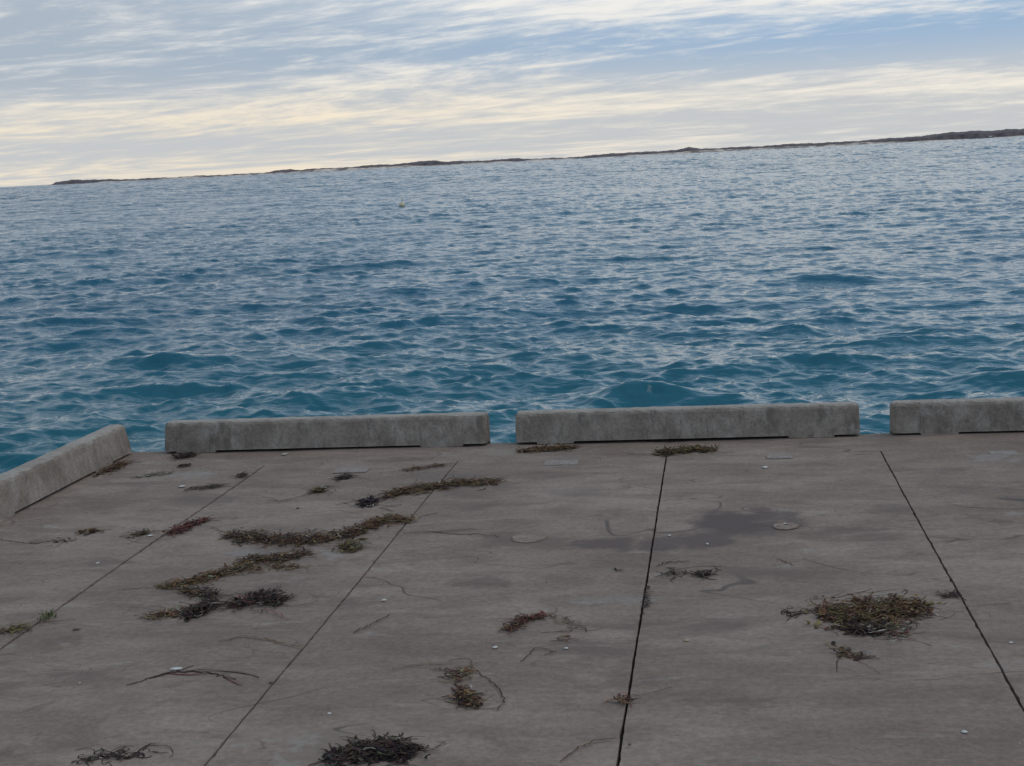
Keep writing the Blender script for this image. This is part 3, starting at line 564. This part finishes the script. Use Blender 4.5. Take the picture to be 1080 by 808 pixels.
strand('short curved strand right of the purple black lump', [(352, 533), (368, 530), (380, 528)], .006, 'purple', 22)
strand('faint strand reaching from the main trail towards the left joint', [(222, 556), (234, 560), (248, 566)], .005, 'brown', 23)
strand('short dark sliver of weed alone left of the straight joint', [(646, 600), (656, 602)], .008, 'dark', 24)
strand('short diagonal strand on the slab right of the dark stain', [(820, 590), (838, 597)], .006, 'brown', 25)
strand('dark curved sliver across the round mark right of the dark stain', [(816, 556), (828, 554), (842, 556)], .006, 'dark', 26)
# pale chips: shells, pebbles, paint flakes
m_shell, nt, bs = mat('bleached_shell'); g = N(nt); oc = g.n('ShaderNodeTexCoord').outputs['Object']
g.put(bs.inputs['Base Color'], g.mix(g.noise(oc, 120, 3), (.48, .46, .43), (.74, .73, .70))); bs.inputs['Roughness'].default_value = .5
m_peb, nt, bs = mat('tan_pebble'); g = N(nt); oc = g.n('ShaderNodeTexCoord').outputs['Object']
g.put(bs.inputs['Base Color'], g.mix(g.noise(oc, 120, 3), (.42, .27, .17), (.50, .36, .25)))
m_dchip, nt, bs = mat('brown_bark'); g = N(nt); oc = g.n('ShaderNodeTexCoord').outputs['Object']
g.put(bs.inputs['Base Color'], g.mix(g.noise(oc, 90, 3), (.09, .06, .045), (.17, .12, .09)))
def chip(name, px, py, wpx, dpx, h, mt, label, cat, seed, k=1.):
    wpx *= .8; h *= .6
    r = random.Random(seed); p = P(px, py); sx_ = abs(P(px+1, py)[0]-p[0])*wpx/2; sy_ = abs(P(px, py-1)[1]-p[1])*dpx/2
    v = [(0, 0, h)]; n = 9; rr = [r.uniform(.65, 1.15) for _ in range(n)]
    for ring_, z in ((.55, h*.85), (1, h*.35), (.9, 0)):
        for j in range(n):
            th = 2*math.pi*j/n; v.append((math.cos(th)*sx_*ring_*rr[j], math.sin(th)*sy_*ring_*rr[j], z*r.uniform(.8, 1.1)))
    f_ = [(0, 1+j, 1+(j+1) % n) for j in range(n)]
    for q_ in range(2): f_ += [(1+q_*n+j, 1+(q_+1)*n+j, 1+(q_+1)*n+(j+1) % n, 1+q_*n+(j+1) % n) for j in range(n)]
    f_.append(tuple(1+2*n+j for j in range(n))[::-1])
    o = mesh_obj(name, v, f_, mt, smooth=True); o.location = (p[0], p[1], .001); return tag(o, label, cat)
for i, (px, py, a, b, h, l) in enumerate([
    (807, 493, 9, 2.2, .006, 'white oblong shell chip in front of the right part of the long kerb block'),
    (706, 565, 4, 1.8, .005, 'small round white shell fragment on the left part of the dark stain'),
    (746, 574, 4.5, 2, .006, 'small round white shell fragment at the lower edge of the dark stain'),
    (1017, 772, 11, 3.2, .006, 'white angular shell flake at the lower right of the photo'),
    (186, 706, 18, 3.5, .006, 'white flat shell flake beside the reddish split strand'),
    (522, 683, 8, 2.5, .005, 'pale shell chip between the reddish arc and the faded tuft'),
    (103, 594, 6, 2, .004, 'pale shell speck alone on the leftmost slab'),
    (300, 479, 9, 1.5, .006, 'white shell chip just in front of the kerb block left of the middle'),
    (405, 633, 8, 2, .004, 'pale chip right of the thin joint, middle of the photo'),
    (917, 668, 5, 2, .03, 'bright white shell bit in the dark lobe of the largest heap'),
    (597, 684, 7, 2, .005, 'pale chip beside the lower end of the curving twigs'),
    (1066, 678, 7, 1.8, .004, 'pale chip near the right edge beyond the right-hand joint'),
    (347, 753, 7, 2.2, .004, 'pale shell chip left of the two-toned tuft near the bottom'),
    (828, 553, 6, 1.8, .008, 'white shell chip inside the round mark right of the dark stain'),
    (158, 565, 8, 1.8, .004, 'pale oblong chip touching the leftmost joint'),
    (192, 513, 10, 2.2, .004, 'pale chip left of the stick-like line of weed')]):
    chip('shell_chip', px, py, a, b, h, m_shell, l, 'shell', i+1)['group'] = 'pale shell chips scattered on the slabs'
chip('pebble', 724, 676, 8, 2.5, .008, m_peb, 'small orange tan pebble right of the straight joint', 'pebble', 40)
chip('pebble', 84, 721, 5, 2, .006, m_peb, 'tiny tan pebble on the left slab above the split strand', 'pebble', 41)
chip('bark_chip', 81, 664, 11, 2.2, .010, m_dchip, 'small flat brown bark chip near the grass tuft', 'bark', 42)
chip('bark_chip', 286, 720, 6, 2.4, .008, m_dchip, 'small dark round bark crumb left of the thin joint', 'bark', 43)
chip('bark_chip', 314, 536, 5, 2, .008, m_dchip, 'tiny brown crumb of bark above the main trail', 'bark', 44)
chip('bark_chip', 664, 786, 7, 3, .010, m_dchip, 'brown bark crumb just right of the broad joint at the bottom', 'bark', 45)
chip('leaf', 41, 572, 26, 4.5, .009, m_shell, 'pale oval dried leaf on the leftmost slab near the left edge', 'leaf', 46).data.materials[0] = m_leaf if 'm_leaf' in globals() else m_dchip
# old filled holes in the slabs
m_fill, nt, bs = mat('patch_mortar'); g = N(nt); oc = g.n('ShaderNodeTexCoord').outputs['Object']
mf = g.noise(oc, 40, 5, .7)
g.put(bs.inputs['Base Color'], g.mix(g.map(mf, .35, .65), (.24, .20, .18), (.34, .30, .27))); bs.inputs['Roughness'].default_value = .9
g.put(bs.inputs['Normal'], g.bump(mf, .006, .8))
def round_mark(px, py, rpx, label):
    p = P(px, py); R_ = abs(P(px+rpx, py)[0]-p[0]); r = random.Random(px); v = []; f_ = []; n = 40
    prof_ = ((1.0, .0005), (.96, .006), (.88, .007), (.82, .0045), (.0, .0045))
    for k, (q_, z) in enumerate(prof_[:-1]):
        for j in range(n): th = 2*math.pi*j/n; jj = 1+.05*math.sin(th*2+px)+.02*math.sin(th*7); v.append((math.cos(th)*R_*q_*jj, math.sin(th)*R_*q_*jj*1.05, z*(.35+.65*(.5+.5*math.sin(th*2+1.9))) if 0 < k < 3 else z*.7))
    for k in range(3): f_ += [(k*n+j, k*n+(j+1) % n, (k+1)*n+(j+1) % n, (k+1)*n+j) for j in range(n)]
    f_.append(tuple(3*n+j for j in range(n)))
    o = mesh_obj('filled_hole', v, f_, m_deck, smooth=False); o.location = (p[0], p[1], 0)
    return tag(o, label, 'filled hole', 'round filled holes in the slabs')
round_mark(558, 567, 19, 'round mortar-filled hole in the middle slab left of the straight joint')
round_mark(829, 555, 14, 'round mortar-filled hole with a white chip, right of the dark stain')
def slot(px, py, wpx, dpx, label):
    p = P(px, py); a = abs(P(px+wpx/2, py)[0]-p[0]); b = abs(P(px, py-1)[1]-p[1])*dpx/2; r = random.Random(px)
    v = []; n = 8
    out = [(-a+2*a*i/n, -b+r.uniform(-.006, .006)) for i in range(n)]+[(a, -b+2*b*i/3) for i in range(3)]+[(a-2*a*i/n, b+r.uniform(-.006, .006)) for i in range(n)]+[(-a, b-2*b*i/3) for i in range(3)]
    m_ = len(out); v = [(x, y, .0) for x, y in out]+[(x*.97, y*.93, .004) for x, y in out]
    f_ = [(i, (i+1) % m_, m_+(i+1) % m_, m_+i) for i in range(m_)]+[tuple(m_+i for i in range(m_))]
    o = mesh_obj('mortar_patch', v, f_, m_fill); o.location = (p[0], p[1], .0)
    return tag(o, label, 'patch', 'mortar patches near the kerb blocks')
slot(592, 488, 36, 5, 'pale rectangular mortar patch in front of the left part of the long kerb block')
slot(371, 496, 34, 5, 'pale rectangular mortar patch in front of the kerb block left of the middle')
slot(822, 482, 28, 3.5, 'narrow mortar patch in front of the right part of the long kerb block')
slot(1058, 478, 30, 4, 'pale mortar patch in front of the rightmost kerb block')
